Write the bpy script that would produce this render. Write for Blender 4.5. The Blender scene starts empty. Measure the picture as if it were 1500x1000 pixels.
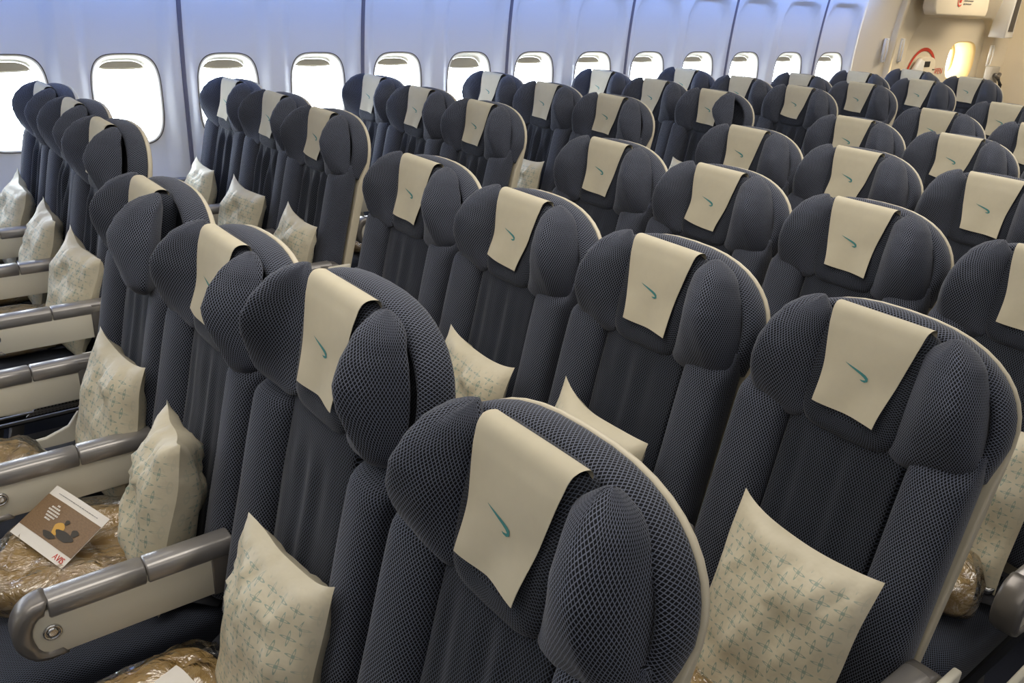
import bpy, math, random
from mathutils import Vector, Matrix, noise
random.seed(7)
S = bpy.context.scene
COL = S.collection
PI = math.pi
sin, cos = math.sin, math.cos

# ------------------------------------------------------------------ view
vs = S.view_settings
vs.view_transform = 'Standard'; vs.look = 'None'; vs.gamma = 1.0; vs.use_curve_mapping = False
vs.exposure = 0.0
try:
    S.cycles.use_denoising = True
    S.cycles.max_bounces = 8; S.cycles.diffuse_bounces = 4; S.cycles.transparent_max_bounces = 12
    S.cycles.sample_clamp_indirect = 6.0
except Exception:
    pass

# ------------------------------------------------------------------ camera
CAM = Vector((-0.5832, -2.1756, 1.7125)); yaw, pit, rol, FPX = .8836, -.4037, .0566, 1240.6
Fv = Vector((cos(pit)*cos(yaw), cos(pit)*sin(yaw), sin(pit)))
R0 = Vector((sin(yaw), -cos(yaw), 0)); U0 = R0.cross(Fv)
Rv = cos(rol)*R0 + sin(rol)*U0; Uv = -sin(rol)*R0 + cos(rol)*U0
cd = bpy.data.cameras.new('camera'); cam = bpy.data.objects.new('camera', cd); COL.objects.link(cam)
cd.sensor_width = 36; cd.lens = FPX*36/1500; cd.clip_start = .02; cd.clip_end = 100
cam.matrix_world = Matrix(((Rv.x, Uv.x, -Fv.x, CAM.x), (Rv.y, Uv.y, -Fv.y, CAM.y), (Rv.z, Uv.z, -Fv.z, CAM.z), (0, 0, 0, 1)))
S.camera = cam

# ------------------------------------------------------------------ materials
def srgb(r, g, b):
    f = lambda c: (c/255/12.92) if c/255 <= .04045 else ((c/255+.055)/1.055)**2.4
    return (f(r), f(g), f(b), 1)
class NT:
    def __init__(s, name):
        s.m = bpy.data.materials.new(name); s.m.use_nodes = True; s.t = s.m.node_tree
        s.n = s.t.nodes; s.p = s.n['Principled BSDF']; s.out = s.n['Material Output']
    def new(s, typ, **kw):
        n = s.n.new(typ)
        for k, v in kw.items(): setattr(n, k, v)
        return n
    def link(s, a, b): s.t.links.new(a, b)
    def val(s, sock, v):
        if hasattr(v, 'is_linked') or isinstance(v, bpy.types.NodeSocket): s.link(v, sock)
        else: sock.default_value = v
    def math(s, op, a, b=None, c=None):
        n = s.new('ShaderNodeMath', operation=op)
        for i, v in enumerate((a, b, c)):
            if v is not None: s.val(n.inputs[i], v)
        return n.outputs[0]
    def mix(s, f, a, b):
        n = s.new('ShaderNodeMix', data_type='RGBA')
        s.val(n.inputs['Factor'], f); s.val(n.inputs[6], a); s.val(n.inputs[7], b)
        return n.outputs[2]
    def noise(s, vec, scale, detail=3, rough=.5):
        n = s.new('ShaderNodeTexNoise'); n.inputs['Scale'].default_value = scale
        n.inputs['Detail'].default_value = detail; n.inputs['Roughness'].default_value = rough
        if vec is not None: s.link(vec, n.inputs['Vector'])
        return n.outputs['Fac']
    def bump(s, h, strength=.3, dist=.002):
        n = s.new('ShaderNodeBump'); n.inputs['Strength'].default_value = strength
        n.inputs['Distance'].default_value = dist; s.link(h, n.inputs['Height'])
        s.link(n.outputs[0], s.p.inputs['Normal']); return n
def simple(name, col, rough=.5, metal=0, nz=0, nscale=60, coat=0):
    t = NT(name); t.p.inputs['Roughness'].default_value = rough; t.p.inputs['Metallic'].default_value = metal
    t.p.inputs['Coat Weight'].default_value = coat
    tc = t.new('ShaderNodeTexCoord')
    nn = t.noise(tc.outputs['Object'], nscale, 4)
    c2 = tuple(c*(1-nz) for c in col[:3])+(1,)
    t.link(t.mix(nn, c2, col), t.p.inputs['Base Color'])
    return t.m
def fabric(name, base, line, a=.0048, b=.0072, lw=.13, rough=.85):
    t = NT(name); uv = t.new('ShaderNodeUVMap'); sep = t.new('ShaderNodeSeparateXYZ'); t.link(uv.outputs[0], sep.inputs[0])
    u = t.math('MULTIPLY', sep.outputs[0], 1/a); v = t.math('MULTIPLY', sep.outputs[1], 1/b)
    def ln(x):
        f = t.math('FRACT', x); d = t.math('ABSOLUTE', t.math('SUBTRACT', f, .5))
        mr = t.new('ShaderNodeMapRange', interpolation_type='SMOOTHSTEP'); t.link(d, mr.inputs[0])
        mr.inputs[1].default_value = .5-lw*1.5; mr.inputs[2].default_value = .5-lw*.45
        return mr.outputs[0]
    m = t.math('MAXIMUM', ln(t.math('ADD', u, v)), ln(t.math('SUBTRACT', u, v)))
    tc = t.new('ShaderNodeTexCoord'); nn = t.noise(tc.outputs['Object'], 14, 3)
    l2 = t.mix(nn, tuple(c*.78 for c in line[:3])+(1,), line)
    t.link(t.mix(m, base, l2), t.p.inputs['Base Color'])
    t.p.inputs['Roughness'].default_value = rough
    t.p.inputs['Specular IOR Level'].default_value = .25
    t.p.inputs['Sheen Weight'].default_value = .18; t.p.inputs['Sheen Roughness'].default_value = .35
    t.bump(m, .5, .0008)
    return t.m
M = {}
M['fabric'] = fabric('navy_mesh_fabric', srgb(10, 12, 18), srgb(109, 114, 130), a=.0060, b=.0090, lw=.12)
M['panel'] = fabric('dark_mesh_fabric', srgb(9, 10, 15), srgb(77, 82, 95), a=.0058, b=.0086, lw=.12)
M['cushion'] = fabric('seat_pad_fabric', srgb(11, 13, 19), srgb(80, 86, 102), a=.0052, b=.0078, lw=.12)
M['shell'] = simple('cream_plastic', srgb(206, 196, 172), .45, nz=.05)
M['armpanel'] = simple('cream_arm_plastic', srgb(222, 216, 198), .4, nz=.05, nscale=9)
M['silver'] = simple('silver_cap_plastic', srgb(160, 156, 152), .3, .55, nz=.06, nscale=12)
M['grey'] = simple('grey_nose_plastic', srgb(112, 108, 104), .33, .35, nz=.05)
M['nose'] = simple('nose_plastic', srgb(132, 127, 122), .3, .5, nz=.05)
M['chrome'] = simple('chrome', srgb(200, 200, 200), .15, 1)
M['black'] = simple('black_plastic', srgb(24, 24, 26), .5, nz=.2)
M['belt'] = simple('belt_webbing', srgb(36, 37, 44), .8, nz=.3, nscale=200)
M['emblem'] = simple('teal_print', srgb(66, 132, 130), .8, nz=.12, nscale=300)
M['cloth'] = simple('nonwoven_cloth', srgb(197, 188, 164), .9, nz=.10, nscale=45)
M['carpet'] = simple('carpet', srgb(34, 38, 52), .95, nz=.4, nscale=150)
M['wall'] = simple('sidewall_panel', srgb(222, 221, 220), .55, nz=.02, nscale=4)
M['bezel'] = simple('window_bezel', srgb(240, 235, 220), .45, nz=.03)
M['gasket'] = simple('dark_gasket', srgb(92, 84, 76), .6)
M['seam'] = simple('seam_strip', srgb(106, 104, 118), .55)
M['shade'] = simple('window_shade', srgb(176, 170, 158), .6, nz=.05)
M['cream'] = simple('door_cream', srgb(226, 214, 190), .55, nz=.03, nscale=5)
M['white'] = simple('white_plastic', srgb(228, 226, 220), .45, nz=.03)
M['well'] = simple('window_well_cream', srgb(236, 208, 146), .6, nz=.03)
M['red'] = simple('red_marking', srgb(205, 62, 38), .6, nz=.1)
M['vent'] = simple('vent_grille', srgb(82, 76, 72), .6, nz=.3, nscale=200)
M['bronze'] = simple('bronze_frame', srgb(180, 150, 100), .4, .4)
M['paper'] = simple('paper_white', srgb(232, 226, 216), .6, nz=.05)
M['ceil'] = simple('ceiling_panel', srgb(225, 225, 225), .6, nz=.02)
M['ink'] = simple('ink_grey', srgb(120, 118, 116), .7)

def mk_pillow_mat():
    t = NT('pillow_cover'); uv = t.new('ShaderNodeUVMap'); sep = t.new('ShaderNodeSeparateXYZ'); t.link(uv.outputs[0], sep.inputs[0])
    x, y = sep.outputs[0], sep.outputs[1]; CW, CH = .036, .050
    def star(ox, oy):
        px = t.math('MULTIPLY', t.math('SUBTRACT', t.math('FRACT', t.math('ADD', t.math('MULTIPLY', x, 1/CW), ox)), .5), CW/.0145)
        py = t.math('MULTIPLY', t.math('SUBTRACT', t.math('FRACT', t.math('ADD', t.math('MULTIPLY', y, 1/CH), oy)), .5), CH/.0145)
        sx, sy = t.math('MULTIPLY', px, px), t.math('MULTIPLY', py, py)
        def petal(p, q):
            e = t.math('ADD', p, t.math('MULTIPLY', q, 1/.17**2))
            d = t.math('ABSOLUTE', t.math('SUBTRACT', t.math('SQRT', e), .85))
            return t.math('LESS_THAN', d, .17)
        r = t.math('LESS_THAN', t.math('ADD', sx, sy), .05)
        return t.math('MAXIMUM', t.math('MAXIMUM', petal(sx, sy), petal(sy, sx)), r)
    m = t.math('MAXIMUM', star(0., 0.), star(.5, .5))
    # print stays off the sealed margin
    uv2 = t.new('ShaderNodeAttribute', attribute_name='inside')
    m = t.math('MULTIPLY', m, uv2.outputs['Fac'])
    m = t.math('MULTIPLY', m, .62)
    tc = t.new('ShaderNodeTexCoord'); nn = t.noise(tc.outputs['Object'], 12, 4)
    base = t.mix(nn, srgb(196, 186, 158), srgb(216, 207, 184))
    t.link(t.mix(m, base, srgb(96, 136, 130)), t.p.inputs['Base Color'])
    t.p.inputs['Roughness'].default_value = .5
    n2 = t.noise(tc.outputs['Object'], 16, 3, .6)
    t.bump(n2, .35, .012)
    return t.m
M['pillow'] = mk_pillow_mat()
def mk_blanket():
    t = NT('tan_blanket'); tc = t.new('ShaderNodeTexCoord')
    nn = t.noise(tc.outputs['Object'], 22, 5)
    t.link(t.mix(nn, srgb(158, 130, 80), srgb(200, 172, 116)), t.p.inputs['Base Color'])
    t.p.inputs['Roughness'].default_value = .9
    t.bump(nn, .5, .01)
    return t.m
M['blanket'] = mk_blanket()
def mk_plastic():
    t = NT('clear_plastic_film'); tc = t.new('ShaderNodeTexCoord')
    mp = t.new('ShaderNodeMapping'); mp.inputs['Scale'].default_value = (14, 9, 12); t.link(tc.outputs['Object'], mp.inputs[0])
    nz = t.new('ShaderNodeTexVoronoi', feature='DISTANCE_TO_EDGE'); nz.inputs['Scale'].default_value = 1.6
    n1 = t.new('ShaderNodeTexNoise'); n1.inputs['Scale'].default_value = 1.0; n1.inputs['Detail'].default_value = 4; n1.inputs['Distortion'].default_value = 1.5
    t.link(mp.outputs[0], n1.inputs['Vector'])
    add = t.new('ShaderNodeMixRGB'); add.inputs[0].default_value = .35; t.link(mp.outputs[0], add.inputs[1]); t.link(n1.outputs['Color'], add.inputs[2])
    t.link(add.outputs[0], nz.inputs['Vector'])
    gl = t.new('ShaderNodeBsdfGlossy'); gl.inputs['Roughness'].default_value = .16; gl.inputs['Color'].default_value = (1, 1, 1, 1)
    tr = t.new('ShaderNodeBsdfTransparent'); tr.inputs['Color'].default_value = (.97, .95, .9, 1)
    bp = t.new('ShaderNodeBump'); bp.inputs['Strength'].default_value = 1; bp.inputs['Distance'].default_value = .02
    hh = t.math('ADD', t.math('MULTIPLY', nz.outputs['Distance'], .8), n1.outputs['Fac'])
    t.link(hh, bp.inputs['Height']); t.link(bp.outputs[0], gl.inputs['Normal'])
    fr = t.new('ShaderNodeFresnel'); fr.inputs['IOR'].default_value = 1.45; t.link(bp.outputs[0], fr.inputs['Normal'])
    mx = t.new('ShaderNodeMixShader'); t.link(t.math('ADD', t.math('MULTIPLY', fr.outputs[0], 1.3), .13), mx.inputs[0])
    t.link(tr.outputs[0], mx.inputs[1]); t.link(gl.outputs[0], mx.inputs[2]); t.link(mx.outputs[0], t.out.inputs['Surface'])
    return t.m
M['plastic'] = mk_plastic()
def mk_glass():
    t = NT('window_glass'); tr = t.new('ShaderNodeBsdfTransparent'); tr.inputs['Color'].default_value = (.96, .97, .98, 1)
    gl = t.new('ShaderNodeBsdfGlossy'); gl.inputs['Roughness'].default_value = .05
    mx = t.new('ShaderNodeMixShader'); mx.inputs[0].default_value = .04
    t.link(tr.outputs[0], mx.inputs[1]); t.link(gl.outputs[0], mx.inputs[2]); t.link(mx.outputs[0], t.out.inputs['Surface'])
    return t.m
M['glass'] = mk_glass()
def mk_perf():
    t = NT('perforated_metal'); tc = t.new('ShaderNodeTexCoord'); sep = t.new('ShaderNodeSeparateXYZ'); t.link(tc.outputs['Object'], sep.inputs[0])
    fx = t.math('SUBTRACT', t.math('FRACT', t.math('MULTIPLY', sep.outputs[0], 110)), .5); fz = t.math('SUBTRACT', t.math('FRACT', t.math('MULTIPLY', sep.outputs[2], 110)), .5)
    d = t.math('ADD', t.math('MULTIPLY', fx, fx), t.math('MULTIPLY', fz, fz))
    t.link(t.mix(t.math('LESS_THAN', d, .07), srgb(120, 118, 114), srgb(15, 15, 15)), t.p.inputs['Base Color']); return t.m
M['perf'] = mk_perf()
def mk_photo():
    t = NT('leaflet_photo'); tc = t.new('ShaderNodeTexCoord'); uv = t.new('ShaderNodeUVMap')
    nn = t.noise(uv.outputs[0], 30, 4)
    base = t.mix(nn, srgb(104, 80, 58), srgb(150, 122, 90))
    t.link(base, t.p.inputs['Base Color']); t.p.inputs['Roughness'].default_value = .35
    return t.m
M['photo'] = mk_photo()
M['amber'] = simple('leaflet_amber', srgb(208, 160, 70), .4)
M['dark'] = simple('leaflet_dark', srgb(60, 54, 46), .4)

# ------------------------------------------------------------------ mesh helpers
class MB:
    def __init__(s): s.v = []; s.f = []; s.uv = []; s.mi = []; s.flat = []
    def add(s, co): s.v.append(tuple(co)); return len(s.v)-1
    def face(s, idx, uvs=None, mi=0, flat=False):
        s.f.append(tuple(idx)); s.uv.append(uvs or [(s.v[i][1], s.v[i][2]) for i in idx]); s.mi.append(mi); s.flat.append(flat)
    def loft(s, secs, closed=True, cap=True, mi=0, rot=False):
        """secs: list of rings of points; uv = (arc length, distance along)"""
        n = len(secs[0]); base = [[s.add(p) for p in r] for r in secs]
        vs_ = [0.0]
        for a, b in zip(secs, secs[1:]):
            vs_.append(vs_[-1] + sum((Vector(p)-Vector(q)).length for p, q in zip(a, b))/n)
        us = []
        mid = secs[len(secs)//2]; L = [0.0]
        for k in range(n):
            L.append(L[-1] + (Vector(mid[(k+1) % n])-Vector(mid[k])).length)
        m = n if closed else n-1
        for i in range(len(secs)-1):
            for k in range(m):
                k2 = (k+1) % n
                q = [(L[k], vs_[i]), (L[k+1], vs_[i]), (L[k+1], vs_[i+1]), (L[k], vs_[i+1])]
                s.face((base[i][k], base[i][k2], base[i+1][k2], base[i+1][k]), q, mi)
        if cap and closed:
            s.face(tuple(reversed(base[0])), mi=mi); s.face(tuple(base[-1]), mi=mi)
        return base
    def grid(s, fn, nu, nv, mi=0, uvf=None, flip=False):
        g = [[s.add(fn(i/nu, j/nv)) for j in range(nv+1)] for i in range(nu+1)]
        for i in range(nu):
            for j in range(nv):
                q = (g[i][j], g[i+1][j], g[i+1][j+1], g[i][j+1]); w = [(i, j), (i+1, j), (i+1, j+1), (i, j+1)]
                if flip: q = q[::-1]; w = w[::-1]
                uvs = [uvf(a/nu, b/nv) for a, b in w] if uvf else None
                s.face(q, uvs, mi)
        return g
    def box(s, x0, x1, y0, y1, z0, z1, mi=0):
        b = [s.add((x, y, z)) for x in (x0, x1) for y in (y0, y1) for z in (z0, z1)]
        for q in ((0, 1, 3, 2), (4, 6, 7, 5), (0, 4, 5, 1), (2, 3, 7, 6), (0, 2, 6, 4), (1, 5, 7, 3)):
            s.face([b[i] for i in q], mi=mi, flat=True)
    def prism(s, pts, h0, h1, axis='y', mi=0, bev=0):
        """pts polygon in the other two axes, extruded; bev insets the end rings"""
        def P(a, b, h):
            return (a, h, b) if axis == 'y' else ((h, a, b) if axis == 'x' else (a, b, h))
        c = (sum(p[0] for p in pts)/len(pts), sum(p[1] for p in pts)/len(pts))
        def inset(d):
            out = []; n = len(pts)
            for i in range(n):
                p0, p1, p2 = pts[i-1], pts[i], pts[(i+1) % n]
                t1 = Vector((p1[0]-p0[0], p1[1]-p0[1])); t2 = Vector((p2[0]-p1[0], p2[1]-p1[1]))
                if t1.length < 1e-9: t1 = t2
                if t2.length < 1e-9: t2 = t1
                t1.normalize(); t2.normalize(); n_ = Vector((-(t1.y+t2.y), t1.x+t2.x))
                if n_.length < 1e-6: n_ = Vector((-t1.y, t1.x))
                n_.normalize()
                out.append((p1[0]+n_.x*d*sg, p1[1]+n_.y*d*sg))
            return out
        area = sum(pts[i-1][0]*pts[i][1]-pts[i][0]*pts[i-1][1] for i in range(len(pts)))
        sg = 1 if area > 0 else -1
        if bev:
            i1 = inset(bev); i2 = inset(bev*.3); k = 1 if h1 > h0 else -1
            rings = [[P(a, b, h0) for a, b in i1], [P(a, b, h0+k*bev*.3) for a, b in i2], [P(a, b, h0+k*bev) for a, b in pts],
                     [P(a, b, h1-k*bev) for a, b in pts], [P(a, b, h1-k*bev*.3) for a, b in i2], [P(a, b, h1) for a, b in i1]]
        else:
            rings = [[P(a, b, h0) for a, b in pts], [P(a, b, h1) for a, b in pts]]
        s.loft(rings, mi=mi)
        if not bev:
            for i in range(len(s.flat)-len(pts)-2, len(s.flat)): s.flat[i] = True
    def build(s, name, mats, parent=None, attr=None, recalc=True):
        me = bpy.data.meshes.new(name); me.from_pydata(s.v, [], s.f)
        for m in (mats if isinstance(mats, (list, tuple)) else [mats]): me.materials.append(m)
        ul = me.uv_layers.new(name='UVMap'); k = 0
        flat = [c for uvs in s.uv for c in uvs]
        ul.data.foreach_set('uv', [c for p in flat for c in p])
        me.polygons.foreach_set('material_index', s.mi)
        me.polygons.foreach_set('use_smooth', [not f for f in s.flat])
        if attr:
            at = me.attributes.new('inside', 'FLOAT', 'POINT'); at.data.foreach_set('value', attr)
        me.update()
        if recalc:
            import bmesh
            bm = bmesh.new(); bm.from_mesh(me); bmesh.ops.recalc_face_normals(bm, faces=bm.faces); bm.to_mesh(me); bm.free()
        return link(name, me, parent)
def link(name, me, parent=None):
    o = bpy.data.objects.new(name, me); COL.objects.link(o)
    if parent is not None: o.parent = parent
    return o
def tag(o, label=None, cat=None, group=None, kind=None):
    if label: o['label'] = label
    if cat: o['category'] = cat
    if group: o['group'] = group
    if kind: o['kind'] = kind
    return o
def empty(name, loc=(0, 0, 0), rz=0):
    o = bpy.data.objects.new(name, None); COL.objects.link(o); o.location = loc; o.rotation_euler = (0, 0, rz)
    o.empty_display_size = .05
    return o
def smooth(a, b, x):
    t = min(1, max(0, (x-a)/(b-a))); return t*t*(3-2*t)
def lerp(tab, x):
    if x <= tab[0][0]: return tab[0][1]
    for (a, p), (b, q) in zip(tab, tab[1:]):
        if x <= b:
            t = (x-a)/(b-a); t = t*t*(3-2*t)*.4 + t*.6
            return p+(q-p)*t
    return tab[-1][1]
def spw(c, e): return math.copysign(abs(c)**e, c)

# ------------------------------------------------------------------ seat parts, built once
TL = math.radians(12); ST, CT = sin(TL), cos(TL)
def B(y, s, d, top=1.2):
    return (-s*ST - d*CT, y, top - s*CT + d*ST)

def outline(hw=.246, top=-.016, bot=.60, taper=.016, inset=0, n=22):
    """closed outline (y, s) : broad arch on top, nearly straight sides"""
    pts = []
    R = .165
    for k in range(n+1):
        a = PI*k/n
        y = -(hw-inset)*spw(cos(a), .80); s = top+R - (R-inset)*spw(max(0, sin(a)), .92)
        pts.append((y, s))
    ys = hw-inset
    for f in (.15, .35, .6, .85, 1):
        pts.append((ys-taper*f, top+R+(bot-inset-top-R)*f))
    for f in (.66, .33): pts.append(((ys-taper)*(2*f-1), bot-inset))
    for f in (1, .85, .6, .35, .15):
        pts.append((-(ys-taper*f), top+R+(bot-inset-top-R)*f))
    return pts
PM = {}
def proto(key, mb, name, mats, attr=None):
    o = mb.build(name, mats, None, attr); me = o.data; bpy.data.objects.remove(o); PM[key] = (name, me)

# shell
mb = MB()
rings = []
def shd(s): return -.104 + .020*smooth(.19, .25, s)
for k, (d, ins) in enumerate(((-.120, .06), (-.119, .03), (-.116, .010), (-.111, .003), (None, .001), (None, .002), (None, .006))):
    rings.append([B(y, s, d if d is not None else shd(s)+(0, .0, .0)[k-4]+(.0, .004, .0045)[k-4]) for y, s in outline(bot=.80, inset=ins)])
mb.loft(rings); proto('shell', mb, 'seat_shell', M['shell'])

# headrest pad: broad arch ring behind + centre panel
mb = MB()
rings = []
ol = lambda ins: outline(hw=.243, top=-.014, bot=.222, taper=.012, inset=ins)
for d, ins in ((-.104, .010), (-.100, .003), (-.09, .0), (-.072, .0), (-.058, .002), (-.047, .007), (-.041, .014), (-.041, .020), (-.047, .026), (-.062, .031), (-.080, .036), (-.086, .05)):
    rings.append([B(y, s, d) for y, s in ol(ins)])
mb.loft(rings, mi=0)
# front of ring: shallow bowl
# centre panel
def cp_ring(ins, d):
    pts = []
    w, t, b = .112-ins, .000+ins, .238-ins*.6
    n = 28
    for k in range(n):
        a = 2*PI*k/n
        y = w*spw(cos(a), .42); s = (t+b)/2 + (b-t)/2*spw(sin(a), .34)
        y *= (1-.10*smooth(.02, .24, s))
        pts.append(B(y, s, d))
    return pts
mb.loft([cp_ring(*q) for q in ((.0, -.05), (0, -.03), (.002, -.016), (.006, -.008), (.014, -.002), (.03, .001), (.06, .002))], mi=1)
proto('headrest', mb, 'headrest', [M['fabric'], M['panel']])

# piping seam along the arch
def tube(mb, path, r, n=6, mi=0):
    secs = []
    for i, p in enumerate(path):
        p = Vector(p); a = Vector(path[max(0, i-1)]); b = Vector(path[min(len(path)-1, i+1)]); t = (b-a).normalized()
        u = t.cross(Vector((0, .3, 1))).normalized(); w = t.cross(u)
        secs.append([tuple(p+u*r*cos(2*PI*k/n)+w*r*sin(2*PI*k/n)) for k in range(n)])
    mb.loft(secs, mi=mi)

# wings
INY = .088
WE = [  # s, ridge y, ridge d, outer y, rear d
    (-.004, .128, -.006, .148, -.040), (.002, .132, .004, .158, -.040), (.014, .141, .020, .172, -.040), (.038, .154, .038, .187, -.036),
    (.070, .164, .056, .201, -.040), (.105, .173, .064, .212, -.044), (.140, .180, .058, .219, -.046), (.170, .184, .044, .224, -.048),
    (.196, .187, .026, .227, -.050), (.216, .187, .010, .227, -.050), (.232, .182, -.006, .218, -.048), (.240, .172, -.022, .200, -.044)]
def crom(P, n):
    out = []; m = len(P)
    for i in range(m):
        p0, p1, p2, p3 = P[i-1], P[i], P[(i+1) % m], P[(i+2) % m]
        for k in range(n):
            t = k/n
            out.append(.5*((2*p1)+(p2-p0)*t+(2*p0-5*p1+4*p2-p3)*t*t+(3*p1-p0-3*p2+p3)*t**3))
    return out
def wing(side, fold):
    mb = MB(); rings = []
    c, s_ = cos(math.radians(fold)), sin(math.radians(fold))
    tab = [[(q[0], q[k]) for q in WE] for k in (1, 2, 3, 4)]
    ns = 28
    for i in range(ns+1):
        u = i/ns; s = -.003 + .243*((.5-.5*cos(PI*u))*.85 + u*.15)
        ry, rd, oy, bd = (lerp(t, s) for t in tab)
        cup = smooth(3, 12, fold); rd *= 1-.28*cup*smooth(.11, .20, s)
        ends = min(1, max(0, (s+.003)/.038), max(0, (.2405-s)/.03)); ends = math.sqrt(max(0, 1-(1-ends)**2))
        iy = INY + .020*(1-smooth(-.01, .045, s)); idd = -.010
        v = Vector
        P = [v((iy, idd)), v((iy+(ry-iy)*(.38+.10*cup), idd+(rd-idd)*(.62-.36*cup)+.004-.006*cup)), v((ry-.012+.006*cup, rd-.002-.004*cup)), v((ry+.012, rd-.004)),
             v((ry+(oy-ry)*.80+.004, rd+(bd-rd)*.42)), v((oy, bd+.010)), v((oy-.010, bd-.006)), v(((iy+oy)/2, bd-.004)), v((iy+.006, -.026))]
        cen = sum(P, v((0, 0)))/len(P)
        k0 = .12+.88*ends
        P = [cen+(p-cen)*k0 for p in P]
        ring = []
        for j, p in enumerate(crom(P, 4)):
            q = p-v((INY, -.010)); q = v((q.x*c-q.y*s_, q.x*s_+q.y*c))+v((INY, -.010))
            wr = .0025*noise.noise(Vector((j*.35, s*22, side*3.1+fold)))
            ring.append(B(side*q.x, s + .012*(p.x-.15)/.07*smooth(.10, .24, s)*-.6, q.y+wr))
        rings.append(ring)
    mb.loft(rings)
    return mb
WK = {}
def wing_mesh(side, fold):
    k = (side, fold)
    if k not in WK:
        o = wing(side, fold).build('headrest_wing', M['fabric']); WK[k] = o.data; bpy.data.objects.remove(o)
    return WK[k]

# antimacassar: hangs over the top of the centre panel; two materials (cloth, print)
def cloth_proto(seed, skew=0.0):
    rnd = random.Random(seed); mb = MB()
    path = [(-.030, -.046), (-.018, -.044), (-.008, -.040)]
    # up and over the rounded top
    for k in range(7):
        a = PI*k/6; path.append((-.0035-.0035*sin(a)+.001, -.036+.034*(1-cos(a))/2))
    path = [(.045, -.0345), (.02, -.034), (.004, -.033), (-.0025, -.029), (-.0045, -.022), (-.004, -.012), (-.001, -.004), (.004, .001), (.012, .0045), (.025, .006)]
    path += [(.025+.160*k/12, .0072+.0008*sin(k*.5)) for k in range(1, 13)]
    n = 16
    ph = rnd.uniform(0, 6)
    def pt(u, v, off=0):
        t = v*(len(path)-1); i = min(int(t), len(path)-2); f = t-i
        s = path[i][0]*(1-f)+path[i+1][0]*f; d = path[i][1]*(1-f)+path[i+1][1]*f
        w = .089-.027*smooth(-.02, .185, s) if v > .3 else .089
        low = smooth(.10, .19, s) if v > .4 else 0
        y = (1-2*u)*w + skew*low*.02
        d += low*(.002+.0025*sin(u*7+ph)+.004*abs(1-2*u)) + .0006*sin(u*5+s*40+ph)
        ss = s + low*(.012*(u-.3)+.003*sin(u*4+ph))
        return B(y, ss, d+off)
    mb.grid(pt, n, 44, mi=0, flip=True)
    # underside for thickness
    mb.grid(lambda u, v: pt(u, v, -.0008), n, 44, mi=0)
    # ribbon mark : (right, down) in metres from its tail
    cl = [(-.026, .096, .0002), (-.018, .0985, .0009), (-.009, .1010, .0015), (0, .1035, .0020), (.009, .1062, .0024), (.016, .1088, .0027), (.0205, .1118, .0028), (.0215, .1150, .0026), (.0185, .1172, .0020), (.0130, .1175, .0012), (.0095, .1165, .0003)]
    L, R_ = [], []
    def front(a, s):
        # position on the hanging part, a toward the viewer's right (-y)
        v = (9+ (s-.025)/.160*12)/(len(path)-1); w = .089-.027*smooth(-.02, .185, s)
        u = (1+(a-.004)/w)/2
        return pt(u, v, .0009)
    for i, (a, s, w) in enumerate(cl):
        a0 = cl[max(0, i-1)]; a1 = cl[min(len(cl)-1, i+1)]
        t = Vector((a1[0]-a0[0], a1[1]-a0[1])).normalized(); nx = Vector((-t.y, t.x))
        L.append(mb.add(front(a+nx.x*w, s+nx.y*w))); R_.append(mb.add(front(a-nx.x*w, s-nx.y*w)))
    for i in range(len(cl)-1):
        mb.face((L[i], R_[i], R_[i+1], L[i+1]), mi=1)
    o = mb.build('headrest_cloth', [M['cloth'], M['emblem']], recalc=False); me = o.data; bpy.data.objects.remove(o)
    return me
CLOTHS = [cloth_proto(s, k) for s, k in ((1, 0), (2, .6), (3, -.5), (4, .2))]

# back cushion
def back_cushion(amp, seed):
    rnd = random.Random(seed); mb = MB(); f1, f2, p1, p2 = rnd.uniform(75, 95), rnd.uniform(120, 150), rnd.uniform(0, 6), rnd.uniform(0, 6)
    def pt(u, v):
        y = (u-.5)*.25; s = .165+.54*v
        edge = abs(u-.5)*2
        d = -.022 + .012*(1-edge**3)
        env = smooth(.1, .25, v)*(1-edge**4)
        wob = .012*noise.noise(Vector((y*8, s*5, seed)))
        d += amp*env*(.0028*sin(f1*(y+wob)+p1) + .0016*sin(f2*(y-wob)+p2+s*3)) + .004*noise.noise(Vector((y*9, s*7, seed+5)))
        if edge > .93: d -= .05*(edge-.93)/.07
        if v > .94: d -= .01*(v-.94)/.06
        return B(y, s, d)
    mb.grid(pt, 60, 26, uvf=lambda u, v: (u*.27, v*.5))
    # sides and back
    a, b = .124, .706
    ring0 = [B(-a, .206, -.07), B(a, .206, -.07), B(a, b, -.07), B(-a, b, -.07)]
    ring1 = [B(-a, .206, -.082), B(a, .206, -.082), B(a, b, -.082), B(-a, b, -.082)]
    mb.loft([ring0, ring1])
    o = mb.build('back_cushion', M['panel']); me = o.data; bpy.data.objects.remove(o); return me
BACKS_W = [back_cushion(3.4, s) for s in (1, 2, 3)]
BACKS_M = [back_cushion(.9, s) for s in (4, 5)]
def bolster(side):
    mb = MB(); rings = []
    for s, k in ((.17, .1), (.19, .2), (.205, .45), (.211, .66), (.218, .84), (.228, .95), (.245, 1), (.32, 1.02), (.42, 1.04), (.52, 1.06), (.62, 1.06), (.70, 1.0), (.72, .8)):
        ring = []; n = 22
        for i in range(n):
            a = 2*PI*i/n
            y = .179 + .057*spw(cos(a), .62)*(.9+.1*k)
            d = -.036 + (.052*k if sin(a) > 0 else .045)*spw(sin(a), .62)
            # inner side lower than outer
            if sin(a) > 0: d -= .010*smooth(.19, .12, y)
            d += .002*noise.noise(Vector((y*12, s*9, side)))
            ring.append(B(side*y, s, d))
        rings.append(ring)
    mb.loft(rings); o = mb.build('side_bolster', M['fabric']); me = o.data; bpy.data.objects.remove(o); return me
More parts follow.
